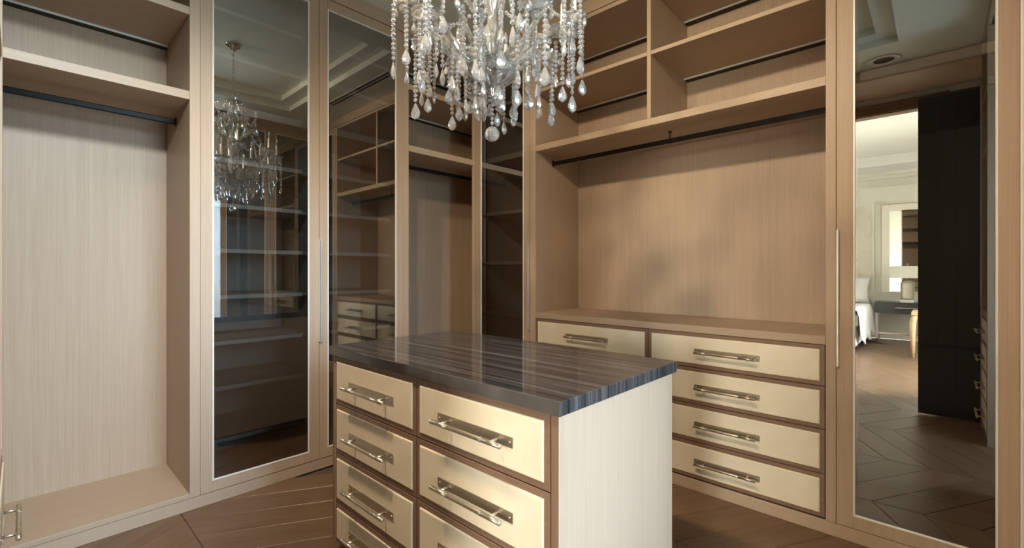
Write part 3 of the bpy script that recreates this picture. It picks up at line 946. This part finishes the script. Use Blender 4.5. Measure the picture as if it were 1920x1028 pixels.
# bead swags between neighbouring outer cups and up to the stem
for i in range(NA):
    a = 2 * PI * i / NA + 0.18
    for (r0, z0, a0, r1, z1, a1, dip) in ((0.30, 2.262, a, 0.30, 2.262, a + 2 * PI / NA, 0.035), (0.30, 2.262, a, 0.16, 2.52, a + PI / NA, 0.06),
                                          (0.25, 2.15, a + PI / NA, 0.10, 2.20, a + PI / NA, 0.03)):
        p0, p1 = Vector(P(r0, a0, z0)), Vector(P(r1, a1, z1))
        n = max(4, int((p1 - p0).length / 0.0175))
        b = MB()
        for k in range(n + 1):
            t = k / n
            q = p0.lerp(p1, t); q.z -= dip * 4 * t * (1 - t)
            bead_geo(b, tuple(q), 0.0078)
        b.build('bead_swag', M['crystal'], ch)
# crown tier
for i in range(6):
    a = 2 * PI * i / 6 + 0.4
    b = MB()
    path = []
    for k in range(11):
        t = k / 10
        path.append(P(0.02 + 0.15 * t, a, 2.50 + 0.07 * t + 0.05 * math.sin(2 * PI * t)))
    b.tube(path, 0.0065, 10, lobes=1, depth=.25); b.build('crown_arm', M['crystal_arm'], ch)
    e_ = path[-1]
    b = MB()
    for k in range(8):
        q = 2 * PI * k / 8
        bead_geo(b, (e_[0] - math.sin(a) * 0.024 * math.cos(q), e_[1] + math.cos(a) * 0.024 * math.cos(q), e_[2] + 0.024 * math.sin(q) + 0.03), 0.010)
    bead_geo(b, (e_[0], e_[1], e_[2] + 0.03), 0.013)
    b.build('rosette', M['crystal'], ch)
    strand(ch, (e_[0], e_[1], e_[2]), 5, 0.0086, DROPS[i % 3])
    strand(ch, P(0.10, a + 0.4, 2.55), 4, 0.0086, DROPS[(i + 1) % 3])
    strand(ch, P(0.062, a, 2.695), 2, 0.0086, PEAR)
    b = MB()
    p0, p1 = Vector(e_), Vector(P(0.058, a, 2.695))
    for k in range(9):
        t = k / 8
        q = p0.lerp(p1, t); q.z -= 0.03 * 4 * t * (1 - t)
        bead_geo(b, tuple(q), 0.0085)
    b.build('bead_swag', M['crystal'], ch)

# ------------------------------------------------------------------ bedroom through the doorway (seen as a reflection)
BZ = 3.02
struct(part('wall_bedroom', M['bed_wall'], None, (BX0 - 0.1, BX0, BY0, FILL_WIN[0], 0, BZ + 0.3), (BX0 - 0.1, BX0, FILL_WIN[1], BY1, 0, BZ + 0.3),
            (BX0 - 0.1, BX0, FILL_WIN[0], FILL_WIN[1], 0, 0.35), (BX0 - 0.1, BX0, FILL_WIN[0], FILL_WIN[1], 2.65, BZ + 0.3), bev=0))
w_ = struct(part('window_4', M['bead_trim'], None, (BX0 - 0.08, BX0 - 0.03, FILL_WIN[0], FILL_WIN[0] + 0.05, 0.35, 2.65), (BX0 - 0.08, BX0 - 0.03, FILL_WIN[1] - 0.05, FILL_WIN[1], 0.35, 2.65),
                 (BX0 - 0.08, BX0 - 0.03, FILL_WIN[0] + 0.05, FILL_WIN[1] - 0.05, 0.35, 0.40), (BX0 - 0.08, BX0 - 0.03, FILL_WIN[0] + 0.05, FILL_WIN[1] - 0.05, 2.60, 2.65)))  # added window, sends daylight through the doorway
part('pane', M['dim_pane'], w_, (BX0 - 0.058, BX0 - 0.052, FILL_WIN[0] + 0.05, FILL_WIN[1] - 0.05, 0.40, 2.60), bev=0)
struct(part('wall_bedroom_back', M['bed_wall'], None, (BX0, BX1, BY1, BY1 + 0.1, 0, BZ + 0.3), bev=0))
boxes = []
xs = [BX0] + [v for p_ in BWIN for v in p_] + [BX1]
for a, c_ in zip(xs[0::2], xs[1::2]):
    boxes.append((a, c_, BY0 - 0.12, BY0, 0, BZ + 0.3))
for a, c_ in BWIN:
    boxes += [(a, c_, BY0 - 0.12, BY0, 0, 0.4), (a, c_, BY0 - 0.12, BY0, 2.6, BZ + 0.3)]
struct(part('wall_bedroom_front', M['bed_wall'], None, *boxes, bev=0))
for n_, (a, c_) in enumerate(BWIN):
    w_ = struct(part('window_%d' % (n_ + 2), M['bead_trim'], None, (a, a + 0.05, BY0 - 0.09, BY0 - 0.03, 0.4, 2.6), (c_ - 0.05, c_, BY0 - 0.09, BY0 - 0.03, 0.4, 2.6),
                     (a + 0.05, c_ - 0.05, BY0 - 0.09, BY0 - 0.03, 0.4, 0.45), (a + 0.05, c_ - 0.05, BY0 - 0.09, BY0 - 0.03, 2.55, 2.6)))
    part('pane', M['pane'], w_, (a + 0.05, c_ - 0.05, BY0 - 0.063, BY0 - 0.058, 0.45, 2.55), bev=0)
b = MB()
tb = (-4.75, -1.6, -1.0, 2.8)
for (x0, x1, y0, y1) in ((BX0, BX1, BY0, tb[2]), (BX0, BX1, tb[3], BY1), (BX0, tb[0], tb[2], tb[3]), (tb[1], BX1, tb[2], tb[3])):
    b.box(x0, x1, y0, y1, BZ, BZ + 0.3, bev=0)
b.box(tb[0], tb[1], tb[2], tb[3], BZ + 0.16, BZ + 0.3, bev=0)
struct(b.build('ceiling_bedroom', plain('bedroom_ceiling_paint', (0.86, 0.85, 0.82), 0.8)))
struct(part('trim_8', M['bed_wall'], None, (BX0, BX0 + 0.03, BY0, BY1, 2.76, 2.78), (BX0, BX0 + 0.06, BY0, BY1, 2.90, 2.96), (BX0, BX0 + 0.12, BY0, BY1, 2.96, BZ)))
struct(part('baseboard_bedroom', M['bead_trim'], None, (BX0, BX0 + 0.018, BY0, BY1, 0, 0.14)))

# tufted headboard wall panel
hb = thing('headboard', 'tall tufted beige headboard on the reflected bedroom wall', 'headboard', (BX0 + 0.02, 1.9, 0.3))
b = MB()
nY, nZ = 6, 7
y0, y1, z0, z1 = 0.92, 2.88, 0.35, 2.43
NY, NZ = nY * 6, nZ * 6
grid = []
for i in range(NY + 1):
    row = []
    for j in range(NZ + 1):
        u_, v_ = i / 6, j / 6
        d = min(math.hypot(u_ - a, v_ - c_) for a in (math.floor(u_), math.floor(u_) + .5, math.floor(u_) + 1) for c_ in (math.floor(v_), math.floor(v_) + .5, math.floor(v_) + 1)
                if abs(((a * 2) % 2) - ((c_ * 2) % 2)) < .1)
        x = BX0 + 0.03 + 0.05 * min(1, (d * 2.2) ** 0.7)
        row.append(b.bm.verts.new((x, y0 + (y1 - y0) * i / NY, z0 + (z1 - z0) * j / NZ)))
    grid.append(row)
for i in range(NY):
    for j in range(NZ):
        f = b.bm.faces.new([grid[i][j], grid[i + 1][j], grid[i + 1][j + 1], grid[i][j + 1]]); f.smooth = True
b.build('tufted_cushion', M['cushion'], hb)
part('frame', M['bed_wall'], hb, (BX0 + 0.002, BX0 + 0.05, y0 - 0.04, y0, z0, z1 + 0.04), (BX0 + 0.002, BX0 + 0.05, y1, y1 + 0.04, z0, z1 + 0.04),
     (BX0 + 0.002, BX0 + 0.05, y0, y1, z1, z1 + 0.04), (BX0 + 0.002, BX0 + 0.03, y0, y1, z0, z1))

# bed
bd = thing('bed', 'white made bed with hanging cover in the reflected bedroom', 'bed', (-4.4, 1.95, 0))
part('bed_base', M['white'], bd, (-5.42, -3.35, 1.03, 2.87, 0.08, 0.36), bev=0.01)
for sx in (-5.3, -3.5):
    for sy in (1.12, 2.78):
        b = MB(); b.tube([(sx, sy, 0), (sx, sy, 0.08)], 0.025, 10); b.build('leg', M['black_gloss'], bd)
part('mattress', M['white'], bd, (-5.42, -3.35, 1.0, 2.9, 0.36, 0.60), bev=0.05)


def cover():
    b = MB()
    NX, NS = 40, 34
    gx0, gx1 = -5.05, -3.27
    prof = []
    for j in range(NS + 1):
        s_ = j / NS * 3.10 - 0.62
        prof.append(s_)
    rows = []
    for i in range(NX + 1):
        x = gx0 + (gx1 - gx0) * i / NX
        hang = 0.46 + 0.06 * math.sin(i * 0.45)
        row = []
        for j, s_ in enumerate(prof):
            if s_ < 0:      # near side drop
                dpt = min(-s_, hang)
                y = 0.985 - 0.03 * math.sin(i * 0.8) * dpt - 0.07 * dpt
                z = 0.625 - dpt
            elif s_ > 1.93:
                dpt = min(s_ - 1.93, hang)
                y = 2.915 + 0.07 * dpt + 0.03 * math.sin(i * 0.9) * dpt; z = 0.625 - dpt
            else:
                y = 0.985 + s_; z = 0.625 + 0.012 * math.sin(i * .7 + j * .5) + 0.02 * math.sin(j * .31)
            row.append(b.bm.verts.new((x, y, max(z, 0.06))))
        rows.append(row)
    for i in range(NX):
        for j in range(NS):
            f = b.bm.faces.new([rows[i][j], rows[i + 1][j], rows[i + 1][j + 1], rows[i][j + 1]]); f.smooth = True
    bmesh.ops.remove_doubles(b.bm, verts=b.bm.verts[:], dist=0.0005)
    return b


o = cover().build('duvet_cover', M['white'], bd)
bd.location.y -= 0.10
sol = o.modifiers.new('thickness', 'SOLIDIFY'); sol.thickness = 0.015; sol.offset = 1


def pillow(loc, sx, sy, sz, label):
    bm = bmesh.new()
    bmesh.ops.create_cube(bm, size=2)
    bmesh.ops.subdivide_edges(bm, edges=bm.edges[:], cuts=6, use_grid_fill=True)
    for v in bm.verts:
        x, y, z = v.co
        edge = max(abs(y), abs(z))
        k = (1 - edge ** 4 * 0.85)
        v.co = (x * sx * k, y * sy * (1 - 0.10 * (1 - z * z)), z * sz * (1 - 0.10 * (1 - y * y)))
    for f in bm.faces:
        f.smooth = True
    me = bpy.data.meshes.new('pillow'); bm.to_mesh(me); bm.free(); me.materials.append(M['white'])
    o = link('pillow', me, None, loc); o.rotation_euler = (0, math.radians(-18), 0)
    tag(o, label, 'pillow')
    return o


pillow((-5.24, 1.26, 0.88), 0.09, 0.34, 0.25, 'white pillow leaning on the headboard near the nightstand')

# nightstand
ns = thing('nightstand', 'dark lacquer nightstand with chrome legs under the reflected wall mirror', 'nightstand', (-5.2, 0.50, 0))
ny0, ny1, nx0, nx1 = 0.16, 0.84, -5.46, -5.0
part('body', M['black_gloss'], ns, (nx0, nx1, ny0, ny1, 0.50, 0.69), bev=0.004)
d_ = part('drawer', M['black_gloss'], ns, (nx1 - 0.001, nx1 + 0.018, ny0 + 0.02, ny1 - 0.02, 0.52, 0.672), bev=0.002)
b = MB(); b.tube([(nx1 + 0.04, ny0 + 0.1, 0.60), (nx1 + 0.04, ny1 - 0.28, 0.60)], 0.006, 8)
for yy in (ny0 + 0.12, ny1 - 0.30):
    b.tube([(nx1 + 0.017, yy, 0.60), (nx1 + 0.04, yy, 0.60)], 0.005, 8)
b.build('pull', M['silver'], d_)
for lx in (nx0 + 0.03, nx1 - 0.03):
    for ly in (ny0 + 0.03, ny1 - 0.03):
        part('leg', M['silver'], ns, (lx - 0.015, lx + 0.015, ly - 0.015, ly + 0.015, 0, 0.50))
part('stretcher', M['silver'], ns, (nx1 - 0.042, nx1 - 0.018, ny0 + 0.045, ny1 - 0.045, 0.14, 0.165))
# lamp
lp = thing('table_lamp', 'table lamp with ribbed glass base and white drum shade on the nightstand', 'lamp', (-5.2, 0.41, 0.69))
lc = (-5.2, 0.41, 0.69)
b = MB(); b.box(-5.29, -5.11, 0.32, 0.50, 0.6905, 0.735, bev=0.004); b.build('base', M['white'], lp)
b = MB()
pr = [(0, 0.046)] + [(0.082 + 0.012 * (k % 2), 0.05 + k * 0.018) for k in range(17)] + [(0.055, 0.36), (0.02, 0.368), (0, 0.37)]
b.lathe(pr, 24, lc, lobes=1, depth=0.12); b.build('glass_body', plain('ribbed_glass', (0.55, 0.50, 0.40), 0.12, 0.5), lp)
b = MB(); b.tube([(lc[0], lc[1], 1.055), (lc[0], lc[1], 1.33)], 0.010, 10); b.lathe([(0, 0), (0.018, 0.01), (0.012, 0.03), (0, 0.035)], 10, (lc[0], lc[1], 1.325)); b.build('stem', M['nickel'], lp)
b = MB(); b.lathe([(0.245, 1.11 - .69), (0.25, 1.31 - .69), (0.246, 1.31 - .69), (0.241, 1.11 - .69), (0.245, 1.11 - .69)], 40, lc); b.build('shade', M['shade'], lp)
b = MB()
for q in range(3):
    aa = q * 2 * PI / 3
    b.tube([(lc[0], lc[1], 1.30), (lc[0] + 0.243 * math.cos(aa), lc[1] + 0.243 * math.sin(aa), 1.30)], 0.002, 6)
b.build('shade_spider', M['nickel'], lp)

# wall mirror
mr_ = thing('wall_mirror', 'large framed wall mirror with wide pale border behind the bedroom lamp', 'mirror', (BX0 + 0.02, 0.35, 1.63))
my0, my1, mz0, mz1 = -0.08, 0.79, 0.83, 2.44
part('frame', M['nickel'], mr_, (BX0 + 0.002, BX0 + 0.03, my0, my0 + 0.012, mz0, mz1), (BX0 + 0.002, BX0 + 0.03, my1 - 0.012, my1, mz0, mz1),
     (BX0 + 0.002, BX0 + 0.03, my0 + 0.012, my1 - 0.012, mz0, mz0 + 0.012), (BX0 + 0.002, BX0 + 0.03, my0 + 0.012, my1 - 0.012, mz1 - 0.012, mz1))
k = 0.125
part('border', M['bead_trim'], mr_, (BX0 + 0.002, BX0 + 0.022, my0 + 0.012, my0 + k, mz0 + 0.012, mz1 - 0.012), (BX0 + 0.002, BX0 + 0.022, my1 - k, my1 - 0.012, mz0 + 0.012, mz1 - 0.012),
     (BX0 + 0.002, BX0 + 0.022, my0 + k, my1 - k, mz0 + 0.012, mz0 + 0.03), (BX0 + 0.002, BX0 + 0.022, my0 + k, my1 - k, mz1 - k, mz1 - 0.012), bev=0.004)
part('mirror_glass', M['mirror'], mr_, (BX0 + 0.002, BX0 + 0.016, my0 + k, my1 - k, mz0 + 0.03, mz1 - k), bev=0)
# bench with tan legs
bn = thing('wooden_bench', 'tan wooden bench leg standing in the reflected bedroom before the nightstand', 'bench', (-3.7, 0.0, 0))
for lx in (-3.95, -3.45):
    for ly in (0.28, -0.42):
        b = MB()
        b.tube([(lx, ly, 0), (lx, ly + 0.002, 0.30), (lx, ly, 0.52), (lx, ly - 0.025, 0.60)], [0.020, 0.030, 0.040, 0.034], 10)
        b.build('leg', M['tan_wood'], bn)
part('seat', M['tan_wood'], bn, (-4.0, -3.4, -0.47, 0.30, 0.60, 0.65), bev=0.012)
